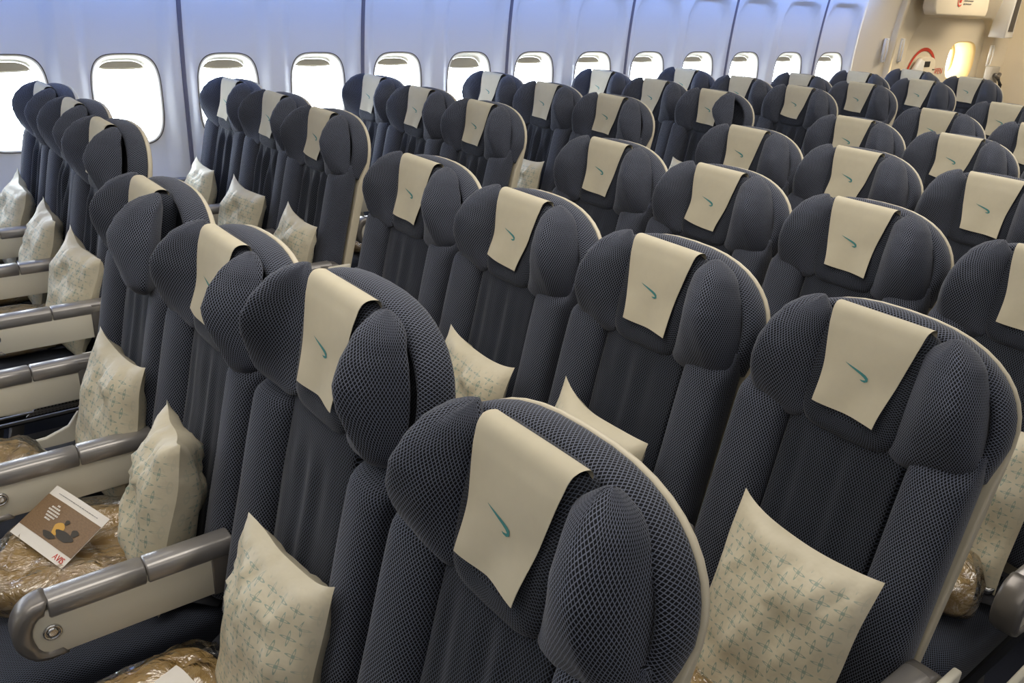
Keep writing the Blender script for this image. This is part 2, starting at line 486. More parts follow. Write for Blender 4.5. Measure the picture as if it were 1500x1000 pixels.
BOL = {1: bolster(1), -1: bolster(-1)}

# seat cushion
def seat_cushion():
    mb = MB(); rings = []
    for x, zt, zb, k in ((-.095, .435, .36, .8), (-.11, .452, .35, .93), (-.15, .458, .345, 1), (-.25, .456, .34, 1), (-.38, .458, .335, 1), (-.48, .466, .33, 1), (-.53, .466, .325, 1), (-.565, .458, .325, .995), (-.592, .438, .33, .98), (-.605, .41, .345, .95), (-.607, .38, .36, .9)):
        ring = []; n = 40
        for i in range(n):
            a = 2*PI*i/n
            y = .219*k*spw(cos(a), .32); z = (zt+zb)/2+(zt-zb)/2*spw(sin(a), .38)
            if sin(a) > .2: z -= .010*(1-(y/.226)**2)
            ring.append((x, y, z))
        rings.append(ring)
    mb.loft(rings); o = mb.build('seat_cushion', M['cushion']); me = o.data; bpy.data.objects.remove(o); return me
CUSH = seat_cushion()
mb = MB(); mb.box(-.57, -.06, -.215, .215, .285, .333); mb.box(-.50, -.10, -.20, .20, .25, .285)
proto('pan', mb, 'seat_pan', M['black'])
mb = MB()
mb.prism([(-.50, 0), (-.46, 0), (-.40, .25), (-.44, .25)], -.02, .02, bev=.004)
mb.prism([(-.08, 0), (-.04, 0), (-.16, .25), (-.20, .25)], -.02, .02, bev=.004)
mb.box(-.50, -.04, -.022, .022, 0, .02)
proto('leg', mb, 'leg', M['grey'])

# armrest parts, arm local: built about y = 0, placed at y = +-.25
def arm_parts():
    out = {}
    mb = MB()
    pts = [(-.105, .552), (-.105, .645), (-.468, .645), (-.470, .63)]
    for k in range(7):
        a = PI/2 - PI*k/6; pts.append((-.462-.018*cos(a)*.0 + .012*cos(a)*0, .60+.04*sin(a)))
    pts = [(-.125, .548), (-.125, .648), (-.47, .648), (-.482, .63), (-.484, .60), (-.478, .57), (-.462, .548)]
    mb.prism(pts, -.021, .021, bev=.003); out['panel'] = ('armrest', mb, M['armpanel'])
    def cap(x0, x1, slope=0):
        mb = MB(); rings = []
        for x, k in ((x0, .9), (x0+.003, 1), (x1-.003, 1), (x1, .9)):
            ring = []
            for i in range(16):
                a = 2*PI*i/16
                y = .0275*k*spw(cos(a), .6); z = .648 + (.0225 if sin(a) > 0 else .021)*k*spw(sin(a), .7)
                ring.append((x, y, z))
            rings.append(ring)
        mb.loft(rings); return mb
    out['cap1'] = ('armrest_cap', cap(-.452, -.285), M['silver'])
    out['cap2'] = ('armrest_cap', cap(-.283, -.118), M['silver'])
    # nose: rounded end that wraps top, front and underside
    mb = MB(); pts = []
    cx, cz = -.462, .606
    for k in range(13):
        a = PI/2 + PI*k/12; pts.append((cx+.052*cos(a), cz+.0635*sin(a)))
    pts += [(-.430, .545), (-.440, .56)]
    for k in range(9):
        a = -PI/2.2 + (PI/1.05)*k/8 + 0
        pts.append((-.470+.024*-cos(a)*1.0 + .012, .600+.040*sin(a)))
    pts += [(-.450, .6695)]
    mb.prism(pts, -.0272, .0272, bev=.009); out['nose'] = ('armrest_nose', mb, M['nose'])
    for sd in (1, -1):
        mb = MB(); rings = []
        for y, r in ((.018, .016), (.0245, .016), (.026, .0145), (.026, .0115), (.0225, .011), (.0225, .0100), (.0262, .0095), (.0268, .006)):
            rings.append([(-.452+r*cos(2*PI*k/20), sd*y, .601+r*sin(2*PI*k/20)) for k in range(20)])
        mb.loft(rings); out['btn%d' % sd] = ('recline_button', mb, M['chrome'])
    mb = MB(); mb.prism([(-.165, .545), (-.165, .655), (-.118, .655), (-.118, .545)], -.0235, .0235, bev=.006)
    out['bracket'] = ('armrest_pivot', mb, M['grey'])
    mb = MB(); pts = [(-.170, .540), (-.170, .664)]
    for k in range(9):
        a = PI/2-PI*k/8; pts.append((-.112+.056*cos(a), .602+.062*sin(a)))
    mb.prism(pts[::-1], -.0265, .0265, bev=.006); out['pivot'] = ('armrest_pivot', mb, M['grey'])
    res = {}
    for k, (nm, mb, mt) in out.items():
        o = mb.build(nm, mt); res[k] = (nm, o.data); bpy.data.objects.remove(o)
    return res
ARM = arm_parts()
# shroud on the aisle end of a row: post and lower rail in cream
mb = MB()
mb.prism([(-.05, .66), (-.14, .66), (-.16, .56), (-.175, .49), (-.21, .445), (-.27, .425), (-.60, .41), (-.60, .36), (-.30, .33), (-.06, .33)], -.008, .008, bev=.004)
proto('shroud', mb, 'end_shroud', M['armpanel'])
# seat belt
mb = MB()
def strap(pts, w=.024, th=.0015):
    secs = []
    for i, p in enumerate(pts):
        p = Vector(p); a = Vector(pts[max(0, i-1)]); b = Vector(pts[min(len(pts)-1, i+1)]); t = (b-a).normalized()
        sd = t.cross(Vector((0, 0, 1))).normalized(); up = sd.cross(t)
        secs.append([tuple(p+sd*w+up*th), tuple(p-sd*w+up*th), tuple(p-sd*w-up*th), tuple(p+sd*w-up*th)])
    return secs
mb.loft(strap([(-.13, .20, .47), (-.18, .16, .478), (-.23, .10, .474), (-.26, .05, .472), (-.28, .01, .474)]))
mb.loft(strap([(-.13, -.20, .47), (-.19, -.15, .480), (-.26, -.12, .474), (-.33, -.06, .472), (-.36, .0, .474)]))
proto('belt', mb, 'seat_belt', M['belt'])
mb = MB(); mb.prism([(-.335, -.035), (-.335, .035), (-.32, .042), (-.255, .035), (-.255, -.035), (-.32, -.042)], .474, .492, axis='z', bev=.004)
mb.prism([(-.325, -.026), (-.325, .026), (-.275, .022), (-.275, -.022)], .492, .497, axis='z', bev=.0015)
proto('buckle', mb, 'belt_buckle', M['chrome'])

def put(key, parent, loc=(0, 0, 0)):
    nm, me = PM[key]; o = link(nm, me, parent); o.location = loc; return o
def armrest(parent, y, z=0, pivot=True):
    nm, me = ARM['panel']; a = link(nm, me, parent); a.location = (0, y, z)
    for k in ('cap1', 'cap2', 'nose', 'btn1', 'btn-1') + (('bracket',) if pivot else ('pivot',)):
        n2, m2 = ARM[k]; link(n2, m2, a)
    return a
SEATCOUNT = 0
def make_seat(loc, label, group, folds=(0, 0), lift=0, block='M', end=None, belt=False, seed=0, last=False, tilt=0, full=True):
    rnd = random.Random(seed*13+5)
    t = empty('airline_seat', loc); tag(t, label, 'seat', group)
    t.rotation_euler = (0, 0, 0)
    put('shell', t)
    up = Vector((ST, 0, CT))*lift
    h = put('headrest', t, up)
    for sd, fo in ((1, folds[0]), (-1, folds[1])):
        link('headrest_wing', wing_mesh(sd, fo), h)
    link('headrest_cloth', CLOTHS[seed % len(CLOTHS)], h)
    link('back_cushion', (BACKS_W if block == 'W' else BACKS_M)[seed % (3 if block == 'W' else 2)], t)
    for sd in (1, -1): link('side_bolster', BOL[sd], t)
    link('seat_cushion', CUSH, t); put('pan', t)
    for y in (.15, -.15): put('leg', t, (0, y, 0))
    if end == 1: armrest(t, .266, 0, False)
    else: armrest(t, .25)
    if last: armrest(t, -.266, 0, False)
    if end is not None: put('shroud', t, (0, end*.303, 0))
    if seed == 0 and block == 'M':
        mb = MB(); mb.prism([(-.31, .505), (-.155, .505), (-.15, .55), (-.25, .55)], .296, .302)
        pl = mb.build('side_plate', M['perf'], t)
        mb = MB(); mb.box(-.46, -.17, .292, .300, .492, .499); mb.box(-.46, -.17, .292, .300, .515, .519); mb.build('side_rail', M['silver'], t)
    if belt:
        b = put('belt', t, (.05 if isinstance(belt, float) else 0, belt if isinstance(belt, float) else 0, 0)); put('buckle', b)
    return t

P_ = .7977; WX = .1619; WY = .9696
ordn = ['first', 'second', 'third', 'fourth', 'fifth', 'sixth', 'seventh', 'eighth', 'ninth']
# ---- middle block: four across
mfold = {(0, 0): (8, 40), (0, 1): (8, 12), (0, 2): (14, 8), (0, 3): (0, -4), (1, 0): (8, 6), (1, 1): (0, 0), (1, 2): (-2, 0), (1, 3): (-4, -8), (2, 0): (4, 0), (2, 1): (0, 0), (2, 2): (-4, -4)}
mlift = {(0, 2): .045, (1, 0): .0, (0, 0): .004}
mplace = ['nearest the windows', 'second from window side', 'third from window side', 'farthest from the windows']
mcount = {0: 4, 1: 4, 2: 4, 3: 4, 4: 3, 5: 3, 6: 2, 7: 1}
madj = {(1, 3): (.01, 0), (2, 3): (-.03, 0)}
for r, n in mcount.items():
    for j in range(n):
        look = 'dark blue mesh seat, beige headrest cloth'
        if (r, j) == (0, 0): look = 'dark blue seat, headrest wing folded over its cloth'
        if (r, j) == (0, 2): look = 'dark blue seat, headrest pulled up high'
        if (r, j) == (0, 3): look = 'largest, closest dark blue seat'
        lab = f'{look}, {ordn[r]} middle row, {mplace[j]}'
        dx, dy = madj.get((r, j), (0, 0))
        make_seat((r*P_+dx, -.5*j+dy, 0), lab, 'seats of the middle block', mfold.get((r, j), ((r*3+j) % 3*4-4, (r+j) % 3*4-4)), mlift.get((r, j), 0), 'M',
                  end=(1 if j == 0 else (-1 if j == 3 else None)), belt=-.13 if (r, j) == (2, 3) else (r, j) in ((0, 0), (0, 1), (0, 2)),
                  seed=r*4+j, last=(j == 3))
# ---- window block: three across, two across in the last rows
wplace = ['window place', 'centre place', 'aisle place']
wadj = {(0, 2): (-.02, 0), (1, 0): (.02, 0), (1, 1): (.02, 0), (2, 1): (-.02, 0), (2, 2): (-.02, 0), (4, 0): (.08, -.015), (4, 1): (.05, -.01), (5, 0): (.06, -.045), (5, 1): (.06, -.03), (5, 2): (0, -.015), (6, 1): (.05, 0), (8, 2): (-.05, 0)}
wfold = {(0, 0): (6, 14), (0, 1): (6, 14), (0, 2): (6, 12), (1, 0): (6, 4), (1, 1): (10, 6), (1, 2): (12, 6), (4, 2): (4, 42), (4, 0): (6, 0)}
for r in range(9):
    for c in range(3):
        if r >= 6 and c == 0: continue
        look = 'dark blue mesh seat, grey-white headrest cloth'
        if (r, c) == (4, 2): look = 'dark blue seat, crumpled folded headrest wing'
        lab = f'{look}, {ordn[r]} row by the windows, {wplace[c]}'
        dx, dy = wadj.get((r, c), (0, 0))
        x = WX + r*P_ + (-.0777 if r >= 6 else 0) + dx
        make_seat((x, WY+(2-c)*.5+dy, 0), lab, 'seats of the window-side block', wfold.get((r, c), ((r+c) % 3*4, (r*2+c) % 3*3)), 0, 'W',
                  end=(-1 if c == 2 else None), belt=((r, c) in ((0, 2), (0, 1))), seed=r*3+c, last=(c == 2))

# ------------------------------------------------------------------ pillows
def pillow_mesh(seed, w=.29, h=.38, t=.052, peak=(0, 0)):
    rnd = random.Random(seed); mb = MB(); ins = []
    NU, NV = 26, 32
    off = Vector((seed*3.3, seed*1.7, 0))
    def base(u, v, side):
        a, b = 2*u-1, 2*v-1
        f = (max(0, 1-abs(a)**2.6)*max(0, 1-abs(b)**3.2))**.55
        pin = 1-.05*(1-abs(b)**2)*abs(a); pin2 = 1-.045*(1-abs(a)**2)*abs(b)
        y = -a*w/2*pin; z = b*h/2*pin2
        n1 = noise.noise(Vector((a*2.2, b*2.6, side*.5))+off); n2 = noise.noise(Vector((a*5, b*2.5, side))+off*2)
        x = side*(t*f*(1+.3*n1) + .008*f*n2)
        x += .012*noise.noise(Vector((a*1.2, b*1.4, 9))+off)
        # creases running in from the upper edge
        cr = max(0, sin(a*9+n1*4+seed))**6*smooth(.1, .95, b)
        x += -side*.010*cr*f**.5
        rn = 1-abs(noise.noise(Vector((a*2.4+b*1.3, b*1.1-a*.8, seed*1.7))))
        x += side*.012*rn**9*smooth(-.3, .6, b)*f**.6
        if b > .8: z += peak[0 if a < 0 else 1]*abs(a)**4*smooth(.8, 1, b)
        return (-x if False else x, y, z)
    for side in (-1, 1):
        mb.grid(lambda u, v: base(u, v, side), NU, NV, uvf=lambda u, v: ((u-.5)*w*.98+side*.1, (v-.5)*h), flip=(side > 0))
        for i in range(NU+1):
            for j in range(NV+1):
                a, b = abs(2*i/NU-1), 2*j/NV-1
                ins.append(min(smooth(.96, .86, a), smooth(.88, .80, b), smooth(-.97, -.90, b)))
    o = mb.build('pillow', M['pillow'], attr=ins); me = o.data; bpy.data.objects.remove(o); return me
PIL = [pillow_mesh(1, peak=(.02, .005)), pillow_mesh(2, peak=(.012, .012)), pillow_mesh(3, t=.058, peak=(.03, .0)), pillow_mesh(4, peak=(.0, .02)), pillow_mesh(5, t=.06, peak=(.016, .006))]
def pillow(seatx, seaty, dx, dy, dz, lean, rx, rz, k, label, scale=1.0, group='pillows leaning on the seats'):
    o = link('pillow', PIL[k]); tag(o, label, 'pillow', group)
    o.location = (seatx+dx, seaty+dy, .655+dz); o.scale = (1, scale, scale)
    o.rotation_mode = 'XYZ'; o.rotation_euler = (math.radians(rx), math.radians(lean), math.radians(rz))
    return o
def sx(r, c): return WX+r*P_
pillow(0, 0, -.175, -.115, -.012, 14, 2, 6, 1, 'square beige star-print pillow on the first middle row seat nearest the windows', 1.0)
q = pillow(0, -.5, -.195, -.075, -.005, 13, -3, -8, 4, 'puffed beige star-print pillow standing behind the armrest beside the wrapped blanket'); q.scale = (1.15, .74, 1.0)
pillow(0, -1., -.172, -.065, -.022, 14, 0, 4, 3, 'large beige star-print pillow at the bottom left, in front of the closest seat')
pillow(P_, -1.5, -.215, -.042, -.02, 17, 0, -3, 0, 'large flat star-print pillow with a pointed corner, lower right of centre', 1.04)
pillow(P_, -1., -.215, -.01, .0, 17, 2, 0, 2, 'beige star-print pillow behind the arch of the closest seat')
pillow(P_, -.5, -.22, -.06, -.01, 16, 3, 0, 1, 'beige star-print pillow on the second middle row, second seat from the window side')
pillow(P_, 0, -.225, -.10, -.01, 16, 3, 0, 4, 'beige pillow on the second middle row, seat nearest the windows')
pillow(2*P_-.03, -1.5, -.215, -.03, .0, 17, 0, 0, 3, 'beige star-print pillow at the right edge above a wrapped blanket')
pillow(3*P_, -1., -.215, .0, .0, 17, 0, 0, 1, 'beige pillow almost hidden, on the fourth middle row, third seat from window side')
for r, c, k, dy, rx, rz, lab in ((0, 0, 2, -.07, 4, 0, 'pale crumpled pillow at the far left, window place of the first row'), (0, 1, 4, -.09, 5, 0, 'pale crumpled pillow in the first row by the windows, centre place'),
                            (0, 2, 2, -.10, 6, 10, 'pale crumpled pillow with a pointed top, first row by the windows, aisle place'),
                            (1, 0, 4, -.03, 2, 0, 'white crumpled pillow in the second row by the windows, window place'), (1, 1, 2, -.06, 4, 10, 'white crumpled pillow in the second row by the windows, centre place'),
                            (1, 2, 0, -.08, 5, 0, 'white crumpled pillow in the second row by the windows, aisle place'), (3, 1, 1, -.05, 0, 0, 'small white pillow peeking out right of the aisle seat in the third window row'),
                            (4, 2, 1, -.03, 0, 0, 'small white pillow on the seat with the crumpled folded headrest wing')):
    pillow(sx(r, c), WY+(2-c)*.5, -.20, dy, -.02, 16, rx, rz, k, lab, .97, 'pillows on the window-side seats')

# ------------------------------------------------------------------ wrapped blankets
def bundle(loc, size, rz, seed, label, n=2.6, group=None):
    t = empty('wrapped_blanket', loc, rz); tag(t, label, 'blanket', group)
    L, W, H = size
    for nm, mat, ex, am in (('folded_blanket', M['blanket'], 0, .010), ('plastic_wrap', M['plastic'], .006, .016)):
        mb = MB(); NU, NV = 56, 36
        def pt(u, v):
            a = 2*PI*u; b = PI*(v-.5)
            x = (L/2+ex)*spw(cos(a), .45)*spw(cos(b), .35); y = (W/2+ex)*spw(sin(a), .45)*spw(cos(b), .35)
            z = H/2+(H/2+ex*.5)*spw(sin(b), .7)
            d = Vector((x/L, y/W, (z-H/2)/H))
            q = Vector((x, y, z))*14+Vector((seed, seed*2, 0))
            nn = noise.noise(q) + .5*noise.noise(q*2.3)
            if nm == 'plastic_wrap':
                nn += .9*abs(noise.noise(Vector((x*9, y*38, z*20+seed)))) + .5*abs(noise.noise(Vector((x*45, y*14, z*20-seed))))
                # crimped ends
                ends = abs(x)/(L/2)
                x *= 1+.10*smooth(.7, 1, ends)
            z2 = z + am*nn*(1 if z > H*.4 else .1)
            return (x+am*.5*nn*d.x, y+am*.5*nn*d.y, max(.001, z2))
        mb.grid(pt, NU, NV)
        mb.build(nm, mat, t, recalc=False)
    return t
bundle((-.335, -.425, .458), (.31, .33, .085), math.radians(58), 3, 'tan blanket in shiny clear film carrying a leaflet, on the first middle row')
bundle((-.33, -1.0, .458), (.28, .36, .055), math.radians(8), 8, 'tan blanket in clear film at the bottom left corner of the photo')
bundle((-.41, .04, .458), (.20, .30, .06), math.radians(10), 11, 'beige blanket in clear film under the left edge armrest of the first middle row')
bundle((WX-.36, 1.0, .462), (.30, .34, .07), math.radians(4), 17, 'flat brown blanket in clear film on the aisle seat of the first window row')
bundle((WX-.36, 1.5, .462), (.28, .30, .085), math.radians(-8), 23, 'brown bag of bedding in clear film on the centre seat of the first window row')
bundle((WX-.36, 2.0, .462), (.28, .28, .08), math.radians(-4), 29, 'pale wrapped blanket at the far left, on the window seat of the first row')
bundle((P_-.30, -1.46, .458), (.24, .28, .06), math.radians(70), 31, 'golden wrapped blanket below the large flat pillow, lower right of centre')
bundle((2*P_-.36, -1.57, .462), (.135, .26, .10), math.radians(-62), 37, 'small rolled tan blanket in clear film beside a belt buckle, right edge')
bundle((WX+2*P_-.40, 1.42, .462), (.20, .24, .06), math.radians(20), 41, 'crumpled clear plastic packet on the third window row')
# leaflets
def text_mesh(body, size, mat, parent, name='lettering', loc=(0, 0, 0), rot=(0, 0, 0), ext=.0003):
    cu = bpy.data.curves.new('txt', 'FONT'); cu.body = body; cu.size = size; cu.extrude = ext; cu.align_x = 'CENTER'
    o = bpy.data.objects.new('txt', cu); COL.objects.link(o)
    dg = bpy.context.evaluated_depsgraph_get(); me = bpy.data.meshes.new_from_object(o.evaluated_get(dg))
    bpy.data.objects.remove(o); me.materials.clear(); me.materials.append(mat)
    p = link(name, me, parent); p.location = loc; p.rotation_euler = rot
    return p
def leaflet(c, u, v, label, w=.20, h=.13, rich=True):
    X = Vector(u).normalized(); Z = X.cross(-Vector(v)).normalized(); Y = Z.cross(X)
    t = empty('leaflet'); tag(t, label, 'leaflet')
    t.matrix_world = Matrix(((X.x, Y.x, Z.x, c[0]), (X.y, Y.y, Z.y, c[1]), (X.z, Y.z, Z.z, c[2]), (0, 0, 0, 1)))
    zz = lambda x: .004*sin((x/w+.5)*4.5)
    mb = MB(); mb.grid(lambda a, b: ((a-.5)*w, (b-.5)*h, zz((a-.5)*w)), 10, 6); mb.grid(lambda a, b: ((a-.5)*w, (b-.5)*h, zz((a-.5)*w)-.0008), 10, 6, flip=True)
    mb.build('page', M['paper'], t, recalc=False)
    k = h/.13
    if rich is None: return t
    mb = MB(); mb.grid(lambda a, b: ((a-.5)*w*.995, (-.040+b*.082)*k, .0007+zz((a-.5)*w)), 10, 4, uvf=lambda a, b: (a, b)); mb.build('cover_photo', M['photo'], t, recalc=False)
    if rich:
        mb = MB()
        def blob(cx, cy, rx, ry, mi, z=.0016):
            mb.face([mb.add((cx+rx*cos(a)*(1+.2*sin(3*a)), cy+ry*sin(a), z+.0004*mi+zz(cx+rx*cos(a)))) for a in [2*PI*q/18 for q in range(18)]], mi=mi)
        blob(.012, -.008, .014, .015, 0); blob(.040, -.014, .028, .010, 1); blob(.058, .002, .010, .008, 1); blob(.020, .012, .006, .006, 1); blob(.004, -.028, .020, .007, 1)
        mb.build('printed_figure', [M['amber'], M['dark']], t, recalc=False)
        mb = MB()
        for i, (a, b) in enumerate(((-.004, .003), (-.018, .014), (-.022, .018), (-.018, .020), (-.014, .016), (-.010, .008))):
            x = -.036+a; y = .030-.0066*i; j = 0
            while x < -.036+b:
                l = .003+.0045*((i*7+j*5) % 4)/4; z = zz(x)+.0014
                mb.box(x, min(x+l, -.034+b), y-.0018, y+.0018, z, z+.0003); x += l+.0014; j += 1
        mb.build('title_lines', M['paper'], t, recalc=False)
        mb = MB(); x = -.07; j = 0
        while x < .075:
            l = .004+.006*((j*5) % 4)/4; z = zz(x)+.0008; mb.box(x, x+l, .0520, .0532, z, z+.0002); x += l+.002; j += 1
        mb.build('printed_lines', M['ink'], t, recalc=False)
        text_mesh('AVIS', .018, M['red'], t, 'red_lettering', (.074, -.059, zz(.074)+.0012))
    return t
leaflet((-.367, -.410, .582), (.061, -.197, 0), (-.09, -.035, -.05), 'white-edged travel leaflet with brown photo lying on the wrapped blanket')
leaflet((2*P_-.13, -1.47, .60), (.05, -.10, .02), (-.08, -.02, -.12), 'small brown and pink leaflet tucked by the pillow at the right edge', .07, .12, False)
leaflet((-.300, -.940, .534), (.05, -.2, 0), (-.1, -.02, -.015), 'small white card on the wrapped blanket at the bottom edge', .06, .045, None)

# ------------------------------------------------------------------ side wall with windows
PX = .508; X0 = .1015; ZC = 1.067; WHW, WHH = .162, .218
def Yw(x):
    return 2.311-.002877*max(0, (x-1.1175)/PX)**2
def wcurve(z):
    return .115*max(0, z-1.12)**2 + .05*max(0, .9-z)**2
def soffit_z(): return 1.86
ZB, ZT = .66, 1.86
def recess(dx, z):
    hw = .205
    # rounded top at 1.64
    top = 1.66; r = .13
    if z > top-r:
        q = (z-(top-r))/r
        lim = hw-r+r*math.sqrt(max(0, 1-q*q)) if q < 1 else -.2
    else: lim = hw
    e = smooth(lim+.022, lim-.050, abs(dx)) if lim > 0 else 0
    e *= smooth(.60, .85, z)
    return .042*e
def outl(n, hw, hh, p=3.6, cx=0, cz=0):
    out = []
    for k in range(n):
        a = 2*PI*k/n
        out.append((cx+hw*spw(cos(a), 2/p), cz+hh*spw(sin(a), 2/p)))
    return out
NW = 13
IW = range(-6, 13)
def wall_cell(mb, xc, x0, x1, hole=True):
    n = 96; inner = outl(n, WHW, WHH)
    outer = []
    corners = []
    for (a, b) in inner:
        # ray from centre to rectangle
        th = math.atan2(b, a); cx, sx_ = cos(th), sin(th)
        k = 1e9
        if cx > 1e-6: k = min(k, (x1-xc)/cx)
        if cx < -1e-6: k = min(k, (x0-xc)/cx)
        if sx_ > 1e-6: k = min(k, (ZT-ZC)/sx_)
        if sx_ < -1e-6: k = min(k, (ZB-ZC)/sx_)
        outer.append([k*cx, k*sx_])
    for tgt in ((x1-xc, ZT-ZC), (x0-xc, ZT-ZC), (x0-xc, ZB-ZC), (x1-xc, ZB-ZC)):
        i = min(range(n), key=lambda i: (outer[i][0]-tgt[0])**2+(outer[i][1]-tgt[1])**2); outer[i] = list(tgt)
    rings = []
    for r in range(31):
        f = r/30; f = f**1.15
        ring = []
        for (a, b), (c, d) in zip(inner, outer):
            x = a+(c-a)*f; z = ZC+b+(d-b)*f
            y = Yw(xc+x) - wcurve(z) + recess(x, z)
            ring.append((xc+x, y, z))
        rings.append(ring)
    mb.loft(rings, cap=False)
mb = MB(); edges = []
for i in IW:
    xc = X0+i*PX
    wall_cell(mb, xc, xc-PX/2, xc+PX/2)
xl, xr = X0-6.5*PX, X0+(NW-.5)*PX
# forward extension, no window drawn there, and lower wall
def strip(mb, xa, xb, za, zb, nx, nz):
    mb.grid(lambda u, v: (xa+(xb-xa)*u, Yw(xa+(xb-xa)*u)-wcurve(za+(zb-za)*v), za+(zb-za)*v), nx, nz)
strip(mb, xl-1.6, xl, ZB, ZT, 8, 16)
strip(mb, xl-1.6, xr, 0, ZB, 24, 10)
w = mb.build('wall_left', M['wall'], recalc=False); tag(w, 'pale grey-blue cabin side wall with scalloped window bays', None, kind='structure')

# dado ledge
mb = MB(); n = 24
secs = []
for k in range(n+1):
    x = xl-1.6+(xr-xl+1.6)*k/n; y = Yw(x)-wcurve(.66)
    secs.append([(x, y-.022, .655), (x, y-.022, .672), (x, y+.004, .676), (x, y+.004, .648)])
mb.loft(secs); tag(mb.build('trim_1', M['silver'], recalc=True), kind='structure')
# vertical seams between panels (two windows per panel)
si = 2
for k in range(-5, 13, 2):
    x = X0+(k+.5)*PX + (.012 if k == 1 else 0)
    mb = MB(); secs = []
    for q in range(19):
        z = .68+(1.84-.68)*q/18; y = Yw(x)-wcurve(z)-recess(PX/2, z)
        secs.append([(x-.011, y-.0035, z), (x-.004, y-.006, z), (x+.004, y-.006, z), (x+.011, y-.0035, z), (x+.008, y+.01, z), (x-.008, y+.01, z)])
    mb.loft(secs); tag(mb.build('trim_%d' % si, M['seam']), kind='structure'); si += 1

for i in IW:
    xc = X0+i*PX
    t = empty('window_%d' % (i+7), (xc, 0, ZC)); tag(t, kind='structure')
    ys = lambda a, b: Yw(xc+a)-wcurve(ZC+b)+recess(a, ZC+b)
    n = 72
    # gasket line
    mb = MB(); rings = []
    for hw, hh, dy in ((WHW+.003, WHH+.003, -.0005), (WHW+.003, WHH+.003, -.003), (WHW-.001, WHH-.001, -.003), (WHW-.003, WHH-.003, .004)):
        rings.append([(a, ys(a, b)+dy, b) for a, b in outl(n, hw, hh)])
    mb.loft(rings, cap=False); mb.build('gasket', M['gasket'], t)
    mb = MB(); rings = []
    yf = Yw(xc)+.042
    for hw, hh, dy, f in ((WHW-.001, WHH-.001, -.001, 1), (WHW-.005, WHH-.005, -.002, 1), (WHW-.010, WHH-.010, .004, .9), (WHW-.018, WHH-.020, .02, .5), (WHW-.027, WHH-.032, .045, 0), (WHW-.036, WHH-.045, .085, 0)):
        rings.append([(a, (ys(a, b)*f+yf*(1-f))+dy, b) for a, b in outl(n, hw, hh)])
    mb.loft(rings, cap=False); mb.build('window_frame', M['bezel'], t, recalc=False)
    mb = MB(); mb.prism(outl(n, WHW-.034, WHH-.042), yf+.078, yf+.084); mb.build('pane', M['glass'], t)
    # shade, pulled a little below the top; its lower edge sags as a lip
    drop = {5: .050, 2: .030, 0: .030}.get(i, .026)
    ol2 = [(a, b) for a, b in outl(200, WHW-.0325, WHH-.0395) if b > 0]
    zt = WHH-.0395
    mb = MB(); NU = 24
    def shp(u, v, off=0):
        a = (u-.5)*2*(WHW-.034)
        # top follows the frame, bottom a shallow bow
        b1 = (WHH-.040)*max(0, 1-(abs(a)/(WHW-.0325))**3.6)**(1/3.6)
        b0 = (WHH-.040)-drop-.004-.008*(1-(a/(WHW-.034))**2)
        b0 = min(b0, b1)
        return (a, yf+.058+off, b0+(b1-b0)*v)
    mb.grid(shp, NU, 4); mb.grid(lambda u, v: shp(u, v, .004), NU, 4, flip=True)
    mb.build('window_shade', M['shade'], t, recalc=False)
    mb = MB(); secs = []
    for k in range(NU+1):
        a, y, b = shp(.12+.76*k/NU, 0); secs.append([(a, y-.010, b-.002), (a, y-.010, b+.004), (a, y+.006, b+.004), (a, y+.006, b-.002)])
    mb.loft(secs); mb.build('shade_lip', M['bezel'], t)

# ------------------------------------------------------------------ exit door area
xe = xr
YD = 2.02
def ent(mb, pts): mb.prism(pts, 0, 0)
mb = MB()   # cream panel between last window and door frame
mb.grid(lambda u, v: (xe-.03+(6.93-xe)*u, Yw(xr)-.006-wcurve(v*2.1)-.03*u, v*2.1), 4, 24)
mb.build('wall_aft', M['cream'], recalc=False)['kind'] = 'structure'
YF = Yw(xr)-.045
mb = MB(); secs = []
for q in range(22):
    z = q*.1; y = YF-wcurve(z)
    secs.append([(6.87+.07*z*.2, y-.03, z), (6.93+.07*z*.2, y-.03, z), (6.95+.07*z*.2, y+.10, z), (6.87+.07*z*.2, y+.05, z)])
mb.loft(secs); tag(mb.build('trim_20', M['cream']), kind='structure')
# door frame surround: arch-topped opening 7.02..8.62 up to 1.56
OX0, OX1, OZ, RR = 7.19, 8.90, 1.61, .30
def arch(ins=0, n=10):
    pts = [(OX0+ins, 0)]
    for k in range(n+1):
        a = PI-PI/2*k/n; pts.append((OX0+RR+(RR-ins)*cos(a), OZ-RR+(RR-ins)*sin(a)))
    for k in range(n+1):
        a = PI/2-PI/2*k/n; pts.append((OX1-RR+(RR-ins)*cos(a), OZ-RR+(RR-ins)*sin(a)))
    pts.append((OX1-ins, 0)); return pts
mb = MB()
ap = arch(); op = []
for x, z in ap:
    if z <= 0.001: op.append((6.92 if x < 7.8 else 9.14, 0))
    else:
        f = (z-(OZ-RR))/RR
        cx = min(max(x, 7.0), 9.14)
        op.append((6.92 if x < OX0+RR*.5 else (9.14 if x > OX1-RR*.5 else x), (min(2.1, z+(.3)) if (x < OX0+RR*.5 or x > OX1-RR*.5) else 2.1)))
op[6] = (6.92, 2.1)
rings = [[(x, YF-wcurve(z)-.01, z) for x, z in op], [(x, YF-wcurve(z)-.005, z) for x, z in ap], [(x, YF-wcurve(z)+.02, z) for x, z in arch(.012)], [(x, YF+.10, z) for x, z in arch(.03)]]
mb.loft(rings, closed=False, cap=False)
mb.box(6.50, 9.16, YF+.02, YF+.06, 1.98, 2.40)
tag(mb.build('wall_door_surround', M['cream'], recalc=False), kind='structure')
